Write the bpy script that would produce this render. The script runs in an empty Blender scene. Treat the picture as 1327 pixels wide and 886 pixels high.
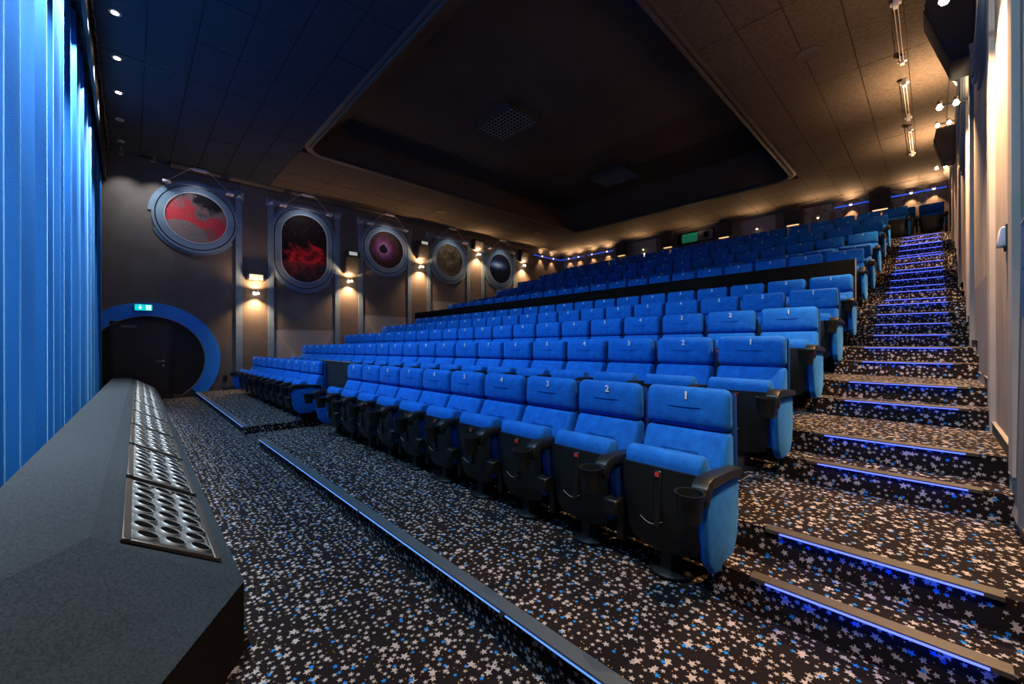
import bpy, bmesh, math, random
from mathutils import Matrix, Vector
random.seed(7)
R = math.radians
PI = math.pi
scene = bpy.context.scene
C = scene.collection

# ------------------------------------------------------------------ camera, world, exposure, big lights
cam_d = bpy.data.cameras.new('camera'); cam = bpy.data.objects.new('camera', cam_d); C.objects.link(cam)
cam_d.sensor_width = 36.0; cam_d.lens = 520.0 / 1327.0 * 36.0; cam_d.clip_start = .02
cam.matrix_world = (Matrix.Translation((0, 0, 1.332)) @ Matrix.Rotation(R(46.4), 4, 'Z')
                    @ Matrix.Rotation(R(90), 4, 'X') @ Matrix.Rotation(-.003, 4, 'Z'))
scene.camera = cam
w = bpy.data.worlds.new('world'); scene.world = w; w.use_nodes = True
w.node_tree.nodes['Background'].inputs[0].default_value = (.30, .42, .7, 1)
w.node_tree.nodes['Background'].inputs[1].default_value = .0
vs = scene.view_settings
vs.view_transform = 'Standard'; vs.look = 'None'; vs.exposure = 0.0; vs.gamma = 1.0; vs.use_curve_mapping = False
try:
    scene.cycles.use_denoising = True
    scene.cycles.max_bounces = 6; scene.cycles.diffuse_bounces = 3; scene.cycles.glossy_bounces = 3
    scene.cycles.caustics_reflective = False; scene.cycles.caustics_refractive = False
    scene.cycles.sample_clamp_indirect = 4.0
except Exception:
    pass

WARM = (1.0, .60, .30)
COOL = (.42, .74, 1.0)
WHITE = (.90, .97, 1.0)
E_SEAT_FILL = 285      # added cool fill on the seats, hung at the curtain downlight row
E_CURT = 1500       # same row, straight down along the curtain
E_SCONCE = 260      # wall lamps
E_PICT = 26         # wire lights on the porthole pictures
E_LED = .3
E_AISLE = 820       # right wall lamps

def spot(name, loc, target, energy, color, size=R(60), blend=.5, radius=.04, parent=None):
    d = bpy.data.lights.new(name, 'SPOT'); d.energy = energy; d.color = color
    d.spot_size = size; d.spot_blend = blend; d.shadow_soft_size = radius
    o = bpy.data.objects.new(name, d); C.objects.link(o)
    o.location = loc
    o.rotation_euler = (Vector(target) - Vector(loc)).to_track_quat('-Z', 'Y').to_euler()
    return o
def point(name, loc, energy, color, radius=.03):
    d = bpy.data.lights.new(name, 'POINT'); d.energy = energy; d.color = color; d.shadow_soft_size = radius
    o = bpy.data.objects.new(name, d); C.objects.link(o); o.location = loc
    return o

# ------------------------------------------------------------------ room numbers
XL, XR, YB = -14.3, .32, 17.35            # left wall, right wall, back wall
ZC = 6.2                                  # ceiling
YF = -.95                                 # wall behind the curtain
FLOOR = -.17                              # floor in front of the first platform
TILT = .0095
def tz(x): return TILT * min(0., x + 1.05)
PITCH, SX0 = .558, -1.054                 # seat spacing, centre of seat 1
ROW_Y = [2.466, 3.726, 4.986, 6.246, 7.506, 8.92, 10.2, 11.46, 12.75, 14.2, 15.4]
ROW_Z = [.02, .335, .645, .95, 1.26, 1.86, 2.16, 2.63, 3.11, 3.58, 4.0]
STEPS = [(2.2, .185, 1), (2.46, .335, 1), (3.46, .49, 2), (3.72, .645, 2), (4.72, .80, 3), (4.98, .95, 3), (5.98, 1.105, 4), (6.24, 1.26, 4),
         (7.24, 1.412, 5), (7.5, 1.562, 5), (7.72, 1.71, 5), (7.95, 1.86, 5), (9.1, 2.01, 6), (9.36, 2.16, 6),
         (10.2, 2.32, 7), (10.45, 2.475, 7), (10.7, 2.63, 7), (11.5, 2.79, 8), (11.75, 2.95, 8), (12.0, 3.11, 8),
         (12.75, 3.27, 9), (13.0, 3.425, 9), (13.25, 3.58, 9), (14.0, 3.72, 10), (14.25, 3.86, 10), (14.5, 4.0, 10)]

# ------------------------------------------------------------------ materials
MATS = {}
WORDS = ['one', 'two', 'three', 'four', 'five', 'six', 'seven', 'eight', 'nine', 'ten', 'eleven', 'twelve', 'thirteen', 'fourteen', 'fifteen', 'sixteen', 'seventeen', 'eighteen', 'nineteen', 'twenty', 'twenty-one', 'twenty-two']
def nt(name):
    m = bpy.data.materials.new(name); m.use_nodes = True
    n = m.node_tree.nodes; l = m.node_tree.links
    return m, n, l, n['Principled BSDF']
def mat(name, col, rough=.6, metal=0., spec=.5, emit=None, estr=0., noise=None, bump=None, sheen=0., sheen_tint=None, coat=0., col2=None, stretch=None):
    """col, optional second colour blended by noise (scale), optional bump (scale, strength)"""
    m, n, l, b = nt(name)
    b.inputs['Base Color'].default_value = (*col, 1); b.inputs['Roughness'].default_value = rough
    b.inputs['Metallic'].default_value = metal; b.inputs['Specular IOR Level'].default_value = spec
    b.inputs['Coat Weight'].default_value = coat
    if sheen:
        b.inputs['Sheen Weight'].default_value = sheen; b.inputs['Sheen Roughness'].default_value = .4
        b.inputs['Sheen Tint'].default_value = (*(sheen_tint or col), 1)
    if emit:
        b.inputs['Emission Color'].default_value = (*emit, 1); b.inputs['Emission Strength'].default_value = estr
    if noise or bump:
        tc = n.new('ShaderNodeTexCoord'); mp = n.new('ShaderNodeMapping')
        l.new(tc.outputs['Object'], mp.inputs['Vector'])
        if stretch: mp.inputs['Scale'].default_value = stretch
        if noise:
            t = n.new('ShaderNodeTexNoise'); t.inputs['Scale'].default_value = noise; t.inputs['Detail'].default_value = 6; t.inputs['Roughness'].default_value = .65
            l.new(mp.outputs[0], t.inputs['Vector'])
            r = n.new('ShaderNodeValToRGB'); r.color_ramp.elements[0].position = .3; r.color_ramp.elements[1].position = .7
            r.color_ramp.elements[0].color = (*col, 1); r.color_ramp.elements[1].color = (*(col2 or [min(1, c * 1.6) for c in col]), 1)
            l.new(t.outputs['Fac'], r.inputs[0]); l.new(r.outputs[0], b.inputs['Base Color'])
        if bump:
            t = n.new('ShaderNodeTexNoise'); t.inputs['Scale'].default_value = bump[0]; t.inputs['Detail'].default_value = 5
            l.new(mp.outputs[0], t.inputs['Vector'])
            bp = n.new('ShaderNodeBump'); bp.inputs['Strength'].default_value = bump[1]; bp.inputs['Distance'].default_value = .02
            l.new(t.outputs['Fac'], bp.inputs['Height']); l.new(bp.outputs[0], b.inputs['Normal'])
    MATS[name] = m
    return m

def star_carpet(name):
    m, n, l, b = nt(name)
    b.inputs['Roughness'].default_value = .95; b.inputs['Specular IOR Level'].default_value = .15
    def node(t, **kw):
        x = n.new(t)
        for k, v in kw.items(): setattr(x, k, v)
        return x
    def M(op, a, c=None, d=None):
        x = node('ShaderNodeMath', operation=op)
        for i, v in enumerate((a, c, d)):
            if v is None: continue
            if isinstance(v, (int, float)): x.inputs[i].default_value = v
            else: l.new(v, x.inputs[i])
        return x.outputs[0]
    g = node('ShaderNodeNewGeometry')
    sp = node('ShaderNodeSeparateXYZ'); l.new(g.outputs['Position'], sp.inputs[0])
    sn = node('ShaderNodeSeparateXYZ'); l.new(g.outputs['True Normal'], sn.inputs[0])
    ax = M('GREATER_THAN', M('ABSOLUTE', sn.outputs[0]), .6)     # side faces
    ay = M('GREATER_THAN', M('ABSOLUTE', sn.outputs[1]), .6)     # risers
    any_ = M('MAXIMUM', ax, ay)
    # U = x (or y on side faces), V = y (or z on vertical faces)
    U = M('ADD', M('MULTIPLY', sp.outputs[0], M('SUBTRACT', 1., ax)), M('MULTIPLY', sp.outputs[1], ax))
    V = M('ADD', M('MULTIPLY', sp.outputs[1], M('SUBTRACT', 1., any_)), M('MULTIPLY', sp.outputs[2], any_))
    cb = node('ShaderNodeCombineXYZ'); l.new(U, cb.inputs[0]); l.new(V, cb.inputs[1])
    def layer(scale, off, rmin, rmax, prob, rnd, star=True):
        mp = node('ShaderNodeVectorMath', operation='MULTIPLY_ADD')
        l.new(cb.outputs[0], mp.inputs[0]); mp.inputs[1].default_value = (scale, scale, 0); mp.inputs[2].default_value = (off, off * 1.7, 0)
        v = node('ShaderNodeTexVoronoi', voronoi_dimensions='2D', feature='F1'); v.inputs['Scale'].default_value = 1.; v.inputs['Randomness'].default_value = rnd
        l.new(mp.outputs[0], v.inputs['Vector'])
        d = node('ShaderNodeVectorMath', operation='SUBTRACT'); l.new(mp.outputs[0], d.inputs[0]); l.new(v.outputs['Position'], d.inputs[1])
        sc = node('ShaderNodeSeparateColor'); l.new(v.outputs['Color'], sc.inputs[0])
        rad = M('MULTIPLY_ADD', M('POWER', sc.outputs[0], 2.0), rmax - rmin, rmin)
        keep = M('LESS_THAN', sc.outputs[1], prob)
        if not star:
            return M('MULTIPLY', M('LESS_THAN', v.outputs['Distance'], rad), keep)
        sd = node('ShaderNodeSeparateXYZ'); l.new(d.outputs[0], sd.inputs[0])
        ang = M('ADD', M('ARCTAN2', sd.outputs[1], sd.outputs[0]), M('MULTIPLY_ADD', sc.outputs[2], 6.28, 12.566))
        a = M('ABSOLUTE', M('SUBTRACT', M('MODULO', ang, 2 * PI / 5), PI / 5))
        a = M('SUBTRACT', PI / 5, a)
        e = M('ADD', M('MULTIPLY', M('COSINE', a), .2645), M('MULTIPLY', M('SINE', a), .636))
        inside = M('LESS_THAN', M('MULTIPLY', e, v.outputs['Distance']), M('MULTIPLY', rad, .2645))
        return M('MULTIPLY', inside, keep)
    small = layer(25, 0.3, .26, .42, .78, .8)
    big = layer(11, 5.1, .19, .29, .70, .9)
    blue = layer(13, 9.7, .14, .20, .48, .9)
    dot = layer(30, 3.3, .07, .09, .45, .9, False)
    def mix(f, a, c):
        x = node('ShaderNodeMix', data_type='RGBA')
        l.new(f, x.inputs['Factor'])
        if isinstance(a, tuple): x.inputs['A'].default_value = (*a, 1)
        else: l.new(a, x.inputs['A'])
        x.inputs['B'].default_value = (*c, 1)
        return x.outputs['Result']
    c = mix(dot, (.010, .007, .008), (.50, .26, .06))
    c = mix(small, c, (.36, .32, .30))
    c = mix(big, c, (.42, .36, .335))
    c = mix(blue, c, (.01, .20, .62))
    l.new(c, b.inputs['Base Color'])
    t = node('ShaderNodeTexNoise'); t.inputs['Scale'].default_value = 350; l.new(g.outputs['Position'], t.inputs['Vector'])
    bp = node('ShaderNodeBump'); bp.inputs['Strength'].default_value = .25; bp.inputs['Distance'].default_value = .004
    l.new(t.outputs['Fac'], bp.inputs['Height']); l.new(bp.outputs[0], b.inputs['Normal'])
    MATS[name] = m
    return m

def picture(name, kind):
    """nebula prints behind the portholes; object coordinates, y = along wall, z = up, radius about .7"""
    m, n, l, b = nt(name)
    b.inputs['Roughness'].default_value = .6; b.inputs['Specular IOR Level'].default_value = .12
    tc = n.new('ShaderNodeTexCoord')
    def noise(scale, det=8, off=0., dist=0.):
        mp = n.new('ShaderNodeMapping'); l.new(tc.outputs['Object'], mp.inputs[0]); mp.inputs['Location'].default_value = (off, off * .7, off * 1.3)
        t = n.new('ShaderNodeTexNoise'); t.inputs['Scale'].default_value = scale; t.inputs['Detail'].default_value = det; t.inputs['Roughness'].default_value = .62
        t.inputs['Distortion'].default_value = dist
        l.new(mp.outputs[0], t.inputs['Vector']); return t.outputs['Fac']
    def ramp(f, *st):
        r = n.new('ShaderNodeValToRGB'); e = r.color_ramp.elements
        e[0].position, e[0].color = st[0][0], (*st[0][1], 1); e[1].position, e[1].color = st[-1][0], (*st[-1][1], 1)
        for p, c in st[1:-1]:
            x = e.new(p); x.color = (*c, 1)
        l.new(f, r.inputs[0]); return r.outputs[0]
    def M(op, a, c, d=None):
        x = n.new('ShaderNodeMath'); x.operation = op
        for i, v in enumerate((a, c, d)):
            if v is None: continue
            if isinstance(v, (int, float)): x.inputs[i].default_value = v
            else: l.new(v, x.inputs[i])
        return x.outputs[0]
    def mix(f, a, c, bt='MIX'):
        x = n.new('ShaderNodeMix'); x.data_type = 'RGBA'; x.blend_type = bt
        for s, v in (('Factor', f), ('A', a), ('B', c)):
            if isinstance(v, (int, float)): x.inputs[s].default_value = v
            elif isinstance(v, tuple): x.inputs[s].default_value = (*v, 1)
            else: l.new(v, x.inputs[s])
        return x.outputs['Result']
    sep = n.new('ShaderNodeSeparateXYZ'); l.new(tc.outputs['Object'], sep.inputs[0])
    Y, Z = sep.outputs[1], sep.outputs[2]
    def dist(y0, z0, sy=1., sz=1.):
        return M('SQRT', M('ADD', M('POWER', M('MULTIPLY', M('SUBTRACT', Y, y0), sy), 2), M('POWER', M('MULTIPLY', M('SUBTRACT', Z, z0), sz), 2)), 0.)
    if kind == 0:      # red dust with a pale planet at lower left
        band = M('ADD', M('MULTIPLY_ADD', noise(2.2, off=3), 1.0, -.13), M('MULTIPLY', M('ADD', Z, M('MULTIPLY', Y, .25)), -.42))
        c = ramp(band, (.12, (.01, .008, .012)), (.26, (.22, .15, .15)), (.36, (.55, .06, .07)), (.5, (.75, .05, .06)), (.65, (.30, .12, .10)))
        p = dist(-.35, -.72)
        c = mix(M('LESS_THAN', p, .62), c, mix(noise(9, off=1), (.16, .11, .10), (.34, .25, .22)))
    elif kind == 1:    # black and crimson cloud
        f = M('ADD', noise(1.9, off=7.3, dist=.6), M('MULTIPLY', dist(-.1, -.35, 1., 1.4), -.22))
        c = ramp(f, (.30, (.010, .004, .006)), (.37, (.12, .010, .014)), (.44, (.50, .012, .016)), (.53, (.90, .05, .05)))
        c = mix(M('MULTIPLY', M('LESS_THAN', Z, -.45), .6), c, (.07, .045, .04))
    elif kind == 2:    # purple ring round a dark centre
        d = M('ADD', dist(-.12, 0.), M('MULTIPLY_ADD', noise(5, off=2), .3, -.15))
        c = ramp(d, (.14, (.02, .012, .012)), (.19, (.50, .22, .40)), (.30, (.26, .06, .14)), (.46, (.09, .03, .035)), (.7, (.04, .022, .02)))
    elif kind == 3:    # olive dust
        c = ramp(noise(3.2, off=11, dist=.5), (.35, (.04, .03, .018)), (.55, (.14, .10, .05)), (.7, (.28, .21, .12)))
    else:              # blue white galaxy streak
        d = dist(-.2, .15, 1.1, 3.2)
        d = M('ADD', d, M('MULTIPLY_ADD', noise(6, off=5), .5, -.25))
        c = ramp(d, (.08, (.75, .75, .8)), (.28, (.28, .40, .6)), (.5, (.05, .09, .18)), (.8, (.012, .012, .02)))
    v = n.new('ShaderNodeTexVoronoi'); v.inputs['Scale'].default_value = 13; l.new(tc.outputs['Object'], v.inputs['Vector'])
    c = mix(M('LESS_THAN', v.outputs['Distance'], .07), c, (.9, .9, .95))
    l.new(c, b.inputs['Base Color'])
    MATS[name] = m
    return m

star_carpet('star_carpet')
for k in range(5): picture('nebula_%d' % k, k)
mat('velvet', (.000, .085, .42), .85, spec=.25, sheen=.35, sheen_tint=(.1, .4, 1.), noise=16., col2=(.003, .15, .62), bump=(160, .15))
mat('velvet_dark', (.002, .045, .25), .9, spec=.2)
mat('seam', (.001, .02, .16), .95, spec=.1)
mat('black_plastic', (.006, .009, .010), .4, spec=.4, bump=(500, .05))
mat('scuff', (.10, .11, .11), .5)
mat('pan_strip', (.008, .009, .01), .3)
mat('red_badge', (.55, .05, .06), .4)
mat('number_white', (.75, .75, .72), .5)
mat('dark_wall', (.011, .011, .013), .7)
mat('door_black', (.012, .013, .016), .45)
mat('wall_brown', (.11, .088, .075), .8, spec=.3, noise=1.3, col2=(.17, .135, .112), bump=(60, .15))
mat('wall_right', (.24, .195, .165), .8, spec=.3, noise=2.2, col2=(.44, .37, .32), bump=(60, .15), stretch=(1, 1, .3))
mat('paint_steel', (.10, .17, .24), .6, noise=2.2, col2=(.22, .30, .37), stretch=(1, .35, 1.))
mat('paint_steel_light', (.15, .155, .175), .65, noise=1.1, col2=(.22, .22, .235))
mat('pilaster_beige', (.32, .28, .25), .65, noise=1.1, col2=(.44, .39, .355))
mat('groove_black', (.006, .006, .008), .6)
mat('white_rim', (.5, .52, .55), .5)
mat('ring_blue', (.008, .26, .92), .5, noise=2., col2=(.016, .32, 1.0))
mat('ceiling_dark', (.045, .037, .031), .9, spec=.2, noise=14., col2=(.090, .072, .058), bump=(26, 1.0))
mat('ceiling_blue_spill', (.016, .022, .032), .85, spec=.2, noise=10., col2=(.026, .036, .050), bump=(22, .5))  # front panels: blue light spill put into the ceiling colour
mat('coffer_dark', (.045, .036, .032), .9, spec=.1, noise=.6, col2=(.07, .056, .046))
mat('trim_brown', (.045, .038, .034), .6)
mat('vent_grey', (.16, .14, .13), .55)
mat('black_hole', (.002, .002, .002), .9, spec=.05)
mat('curtain_blue', (.000, .13, .50), .75, spec=.3, sheen=.45, sheen_tint=(.35, .8, 1.), bump=(120, .25))
mat('box_carpet', (.016, .022, .028), .95, spec=.1, noise=90., col2=(.045, .056, .066), bump=(420, .5), sheen=.05, sheen_tint=(.5, .7, .9))
mat('box_black', (.012, .011, .011), .9, spec=.1, bump=(300, .4))
mat('galvanised', (.17, .18, .185), .5, metal=.5, noise=14., col2=(.28, .28, .275))
mat('steel', (.55, .55, .56), .3, metal=.9)
mat('nosing', (.075, .066, .058), .45, metal=.4)
mat('nosing_blue', (.10, .13, .16), .4, metal=.4)
mat('led_blue', (.02, .05, .3), .4, emit=(.11, .16, 1.0), estr=2.2)
mat('led_dim', (.02, .06, .3), .4, emit=(.14, .36, 1.0), estr=1.1)
mat('led_rope', (.02, .06, .4), .4, emit=(.03, .12, 1.0), estr=.9)
mat('bulb', (1, .9, .7), .4, emit=(1., .78, .48), estr=40.)
mat('bulb_soft', (1, .9, .7), .4, emit=(1., .75, .45), estr=4.)
mat('lamp_soft', (1, .8, .5), .5, emit=(1., .62, .28), estr=1.3)
mat('white_plastic', (.68, .66, .72), .5)
mat('wire', (.55, .5, .46), .5)
mat('speaker_black', (.024, .021, .021), .6)
mat('speaker_grille', (.022, .020, .020), .8, bump=(700, .4))
mat('sign_green', (.0, .3, .3), .4, emit=(.0, .42, .46), estr=1.6)
mat('sign_white', (.8, 1, 1), .4, emit=(.75, 1., 1.), estr=1.3)
mat('emergency_glass', (.5, .55, .5), .4, emit=(.75, .8, .72), estr=.45)
mat('window_green', (.0, .12, .06), .3, emit=(.02, .22, .11), estr=.35)
mat('window_room', (.16, .15, .14), .5)
mat('panel_blue', (.01, .09, .26), .5)
mat('baseboard', (.02, .018, .018), .5)
mat('baseboard_edge', (.30, .26, .22), .5)
mat('barrier_black', (.005, .0042, .004), .9, spec=.1)
mat('partition', (.010, .013, .014), .6)
mat('partition_edge', (.20, .15, .11), .5)

# ------------------------------------------------------------------ geometry helpers
class MB:
    def __init__(s): s.v = []; s.f = []; s.mi = []; s.cur = 0
    def add(s, vs, fs):
        o = len(s.v); s.v += [tuple(p) for p in vs]; s.f += [tuple(i + o for i in f) for f in fs]; s.mi += [s.cur] * len(fs); return s
    def box(s, x0, x1, y0, y1, z0, z1):
        return s.add([(x0, y0, z0), (x1, y0, z0), (x1, y1, z0), (x0, y1, z0), (x0, y0, z1), (x1, y0, z1), (x1, y1, z1), (x0, y1, z1)],
                     [(0, 3, 2, 1), (4, 5, 6, 7), (0, 1, 5, 4), (1, 2, 6, 5), (2, 3, 7, 6), (3, 0, 4, 7)])
    def hexa(s, bot, top):
        return s.add(list(bot) + list(top), [(0, 3, 2, 1), (4, 5, 6, 7), (0, 1, 5, 4), (1, 2, 6, 5), (2, 3, 7, 6), (3, 0, 4, 7)])
    def prism(s, poly, axis, a, b):
        """poly of 2D points; axis 'x': (y,z), 'y': (x,z), 'z': (x,y)"""
        def P(p, t): return {'x': (t, p[0], p[1]), 'y': (p[0], t, p[1]), 'z': (p[0], p[1], t)}[axis]
        n = len(poly)
        return s.add([P(p, a) for p in poly] + [P(p, b) for p in poly],
                     [tuple(range(n))[::-1], tuple(range(n, 2 * n))] + [(i, (i + 1) % n, n + (i + 1) % n, n + i) for i in range(n)])
    def lathe(s, prof, c=(0, 0, 0), n=20, axis='z'):
        o = []
        for r, h in prof:
            for k in range(n):
                a = 2 * PI * k / n
                p = {'z': (r * math.cos(a), r * math.sin(a), h), 'x': (h, r * math.cos(a), r * math.sin(a)), 'y': (r * math.cos(a), h, r * math.sin(a))}[axis]
                o.append((c[0] + p[0], c[1] + p[1], c[2] + p[2]))
        m = len(prof)
        fs = [(j * n + k, j * n + (k + 1) % n, (j + 1) * n + (k + 1) % n, (j + 1) * n + k) for j in range(m - 1) for k in range(n)]
        fs += [tuple(range(n))[::-1], tuple(range((m - 1) * n, m * n))]
        return s.add(o, fs)
    def tube(s, pts, r, n=6):
        pts = [Vector(p) for p in pts]; o = []
        for i, p in enumerate(pts):
            d = (pts[min(i + 1, len(pts) - 1)] - pts[max(i - 1, 0)]).normalized()
            u = d.cross(Vector((0, 0, 1)) if abs(d.z) < .95 else Vector((1, 0, 0))).normalized(); v = d.cross(u)
            for k in range(n):
                a = 2 * PI * k / n
                o.append(p + (u * math.cos(a) + v * math.sin(a)) * r)
        m = len(pts)
        fs = [(j * n + k, j * n + (k + 1) % n, (j + 1) * n + (k + 1) % n, (j + 1) * n + k) for j in range(m - 1) for k in range(n)]
        fs += [tuple(range(n))[::-1], tuple(range((m - 1) * n, m * n))]
        return s.add(o, fs)
    def mesh(s, name, mats, bevel=0., seg=2, smooth=False):
        me = bpy.data.meshes.new(name); me.from_pydata(s.v, [], s.f)
        if isinstance(mats, str): mats = [mats]
        for m in mats: me.materials.append(MATS[m])
        me.polygons.foreach_set('material_index', s.mi)
        bm = bmesh.new(); bm.from_mesh(me)
        bmesh.ops.recalc_face_normals(bm, faces=bm.faces)
        if bevel:
            bmesh.ops.bevel(bm, geom=[e for e in bm.edges if len(e.link_faces) == 2 and e.calc_face_angle(0) > .5], offset=bevel, segments=seg, profile=.5, affect='EDGES', clamp_overlap=True)
        bm.to_mesh(me); bm.free()
        if smooth or bevel:
            for p in me.polygons: p.use_smooth = True
            me.set_sharp_from_angle(angle=R(40))
        me.update()
        return me
def link(name, me, parent=None, loc=(0, 0, 0), rot=None):
    o = bpy.data.objects.new(name, me); C.objects.link(o); o.location = loc
    if rot: o.rotation_euler = rot
    if parent: o.parent = parent
    return o
def obj(name, mb, mats, parent=None, loc=(0, 0, 0), rot=None, **kw):
    return link(name, mb.mesh(name, mats, **kw), parent, loc, rot)
def empty(name, loc=(0, 0, 0), rot=None):
    o = bpy.data.objects.new(name, None); C.objects.link(o); o.location = loc; o.empty_display_size = .1
    if rot: o.rotation_euler = rot
    return o
def tag(o, label, cat, group=None, kind=None):
    o['label'] = label; o['category'] = cat
    if group: o['group'] = group
    if kind: o['kind'] = kind
    return o
def struct(o, label=None, cat=None):
    o['kind'] = 'structure'
    if label: o['label'] = label
    if cat: o['category'] = cat
    return o
ORD = ['front', 'second', 'third', 'fourth', 'fifth', 'sixth', 'seventh', 'eighth', 'ninth', 'tenth', 'eleventh', 'twelfth']
NTH = ['first', 'second', 'third', 'fourth', 'fifth', 'sixth', 'seventh', 'eighth', 'ninth', 'tenth', 'eleventh', 'twelfth', 'thirteenth', 'fourteenth',
       'fifteenth', 'sixteenth', 'seventeenth', 'eighteenth', 'nineteenth', 'twentieth', 'twenty-first', 'twenty-second', 'twenty-third', 'twenty-fourth', 'twenty-fifth', 'twenty-sixth']

# ------------------------------------------------------------------ floor, platforms, walls
floor = struct(obj('floor', MB().box(XL - .2, XR + .2, -1.5, 2.7, FLOOR - .2, FLOOR), 'star_carpet'))
def platform(name, x0, x1, y0, y1, z, zb=None, tilt=True):
    zb = z - .75 if zb is None else zb
    za, zz = (z + tz(x0), z + tz(x1)) if tilt else (z, z)
    m = MB().hexa([(x0, y0, zb), (x1, y0, zb), (x1, y1, zb), (x0, y1, zb)], [(x0, y0, za), (x1, y0, zz), (x1, y1, zz), (x0, y1, za)])
    return obj(name, m, 'star_carpet', floor)
AX = -.80                                   # left side of the stepped aisle
platform('row_platform', -6.65, XR, 1.34, 2.75, .012, FLOOR - .1)
platform('row_platform', XL, -7.75, 1.35, 2.75, -.045, FLOOR - .1, tilt=False)
for k in range(1, 11):
    y0 = ROW_Y[k - 1] + .17
    y1 = (ROW_Y[k] + .17) if k < 10 else YB
    platform('row_platform', XL, AX + .02, y0, y1 + .05, ROW_Z[k])
platform('row_platform', -1.95, XR, 15.72, YB, 4.2, tilt=False)
# long edge strips of the two front platforms
def edge_strip(x0, x1, y, z0, z1, name, led):
    o = obj(name, MB().hexa([(x0, y - .012, z0 - .012), (x1, y - .012, z1 - .012), (x1, y + .065, z1), (x0, y + .065, z0)],
                            [(x0, y - .012, z0 + .012), (x1, y - .012, z1 + .012), (x1, y + .065, z1 + .010), (x0, y + .065, z0 + .010)]), 'nosing_blue', floor)
    n = max(1, int((x1 - x0) / 1.5)); L = (x1 - x0) / n
    for i in range(n):
        xa, xb = x0 + i * L + .02, x0 + (i + 1) * L - .02
        f = lambda x: z0 + (z1 - z0) * (x - x0) / (x1 - x0)
        obj('led_strip', MB().hexa([(xa, y - .016, f(xa) - .005), (xb, y - .016, f(xb) - .005), (xb, y - .011, f(xb) - .005), (xa, y - .011, f(xa) - .005)],
                                   [(xa, y - .016, f(xa) + .001), (xb, y - .016, f(xb) + .001), (xb, y - .011, f(xb) + .001), (xa, y - .011, f(xa) + .001)]), led, o)
edge_strip(-6.6, .25, 1.335, .012 + tz(-6.6), .012, 'edge_strip', 'led_dim')
edge_strip(-14.2, -7.78, 1.345, -.045, -.045, 'edge_strip', 'led_dim')

# stepped aisle on the right
st_nos = MB().hexa([(-.62, -.012, -.016), (.19, -.012, -.016), (.19, .048, 0), (-.62, .048, 0)], [(-.62, -.012, .002), (.19, -.012, .002), (.19, .048, .006), (-.62, .048, .006)]).mesh('nosing', 'nosing')
st_led = MB().box(-.555, .135, -.020, -.011, -.011, -.005).mesh('led_strip', 'led_blue')
for i, (y, z, k) in enumerate(STEPS):
    y1 = STEPS[i + 1][0] if i + 1 < len(STEPS) else 15.8
    e = MB().box(AX, XR, 0, y1 - y + .02, -.9 if i > 3 else -z - .1, 0)
    o = obj('stair_step', e, 'star_carpet', None, (0, y, z))
    struct(o, 'star-carpeted aisle step with blue light strip, %s from the front' % NTH[i], 'step')
    link('nosing', st_nos, o); link('led_strip', st_led, o)
    ad = bpy.data.lights.new('led_glow', 'AREA'); ad.shape = 'RECTANGLE'; ad.size = .68; ad.size_y = .012; ad.energy = E_LED; ad.color = (.0, .07, 1.0)
    ao = bpy.data.objects.new('led_glow', ad); C.objects.link(ao); ao.location = (-.21, y - .024, z - .017); ao.rotation_euler = (R(28), 0, 0)

# walls
wl = struct(obj('wall_left', MB().box(XL - .2, XL, -1.5, YB + .2, FLOOR - .2, ZC + 1), 'wall_brown'))
wr = struct(obj('wall_right', MB().box(XR, XR + .2, -1.5, YB + .2, FLOOR - .2, ZC + 1), 'wall_right'))
wb = struct(obj('wall_back', MB().box(XL - .2, XR + .2, YB, YB + .2, FLOOR - .2, ZC + 1), 'wall_brown'))
wf = struct(obj('wall_front', MB().box(XL - .2, XR + .2, -1.6, -1.45, FLOOR - .2, ZC + 1), 'dark_wall'))
# stepped skirting along the right wall: one board per step
skirt_mb = {}
for i, (y, z, k) in enumerate(STEPS):
    y1 = STEPS[i + 1][0] if i + 1 < len(STEPS) else 15.8
    o = obj('skirting_board', MB().box(XR - .018, XR, y - .02, y1 - .02, z - .02, z + .075), 'baseboard', wr)
    obj('edge', MB().box(XR - .022, XR, y - .02, y1 - .02, z + .075, z + .083), 'baseboard_edge', o)
    obj('upright', MB().box(XR - .018, XR, y - .02, y + .03, z - .16, z + .075), 'baseboard', o)
struct(obj('baseboard_left', MB().box(XL, XL + .02, 1.95, 2.75, -.045, .03), 'baseboard'))

# ------------------------------------------------------------------ ceiling with a large coffer
CX0, CX1, CY0, CY1 = -10.95, -2.9, 3.29, 14.3
ceil = struct(obj('ceiling', MB().box(XL - .2, CX0 - .12, -1.5, YB + .2, ZC + .02, ZC + .1).box(CX1 + .12, XR + .2, -1.5, YB + .2, ZC + .02, ZC + .1)
                  .box(CX0 - .12, CX1 + .12, -1.5, CY0 - .12, ZC + .02, ZC + .1).box(CX0 - .12, CX1 + .12, CY1 + .12, YB + .2, ZC + .02, ZC + .1), 'dark_wall'))
def panels(x0, x1, y0, y1, px, py, m, z=ZC):
    nx, ny = max(1, round((x1 - x0) / px)), max(1, round((y1 - y0) / py)); px, py = (x1 - x0) / nx, (y1 - y0) / ny
    g = .006
    me = MB().box(-px / 2 + g, px / 2 - g, -py / 2 + g, py / 2 - g, 0, .025).mesh('ceiling_panel', m)
    for i in range(nx):
        for j in range(ny):
            link('ceiling_panel', me, ceil, (x0 + (i + .5) * px, y0 + (j + .5) * py, z + random.choice((0, 0, .002, .004))))
lip = .16
panels(XL, XR, -.36, .2, 2.4, .56, 'ceiling_blue_spill'); panels(XL, XR, .2, .79, 2.4, .6, 'ceiling_blue_spill')
panels(XL, XR, .79, CY0 - lip, 1.25, .62, 'ceiling_blue_spill')
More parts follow.
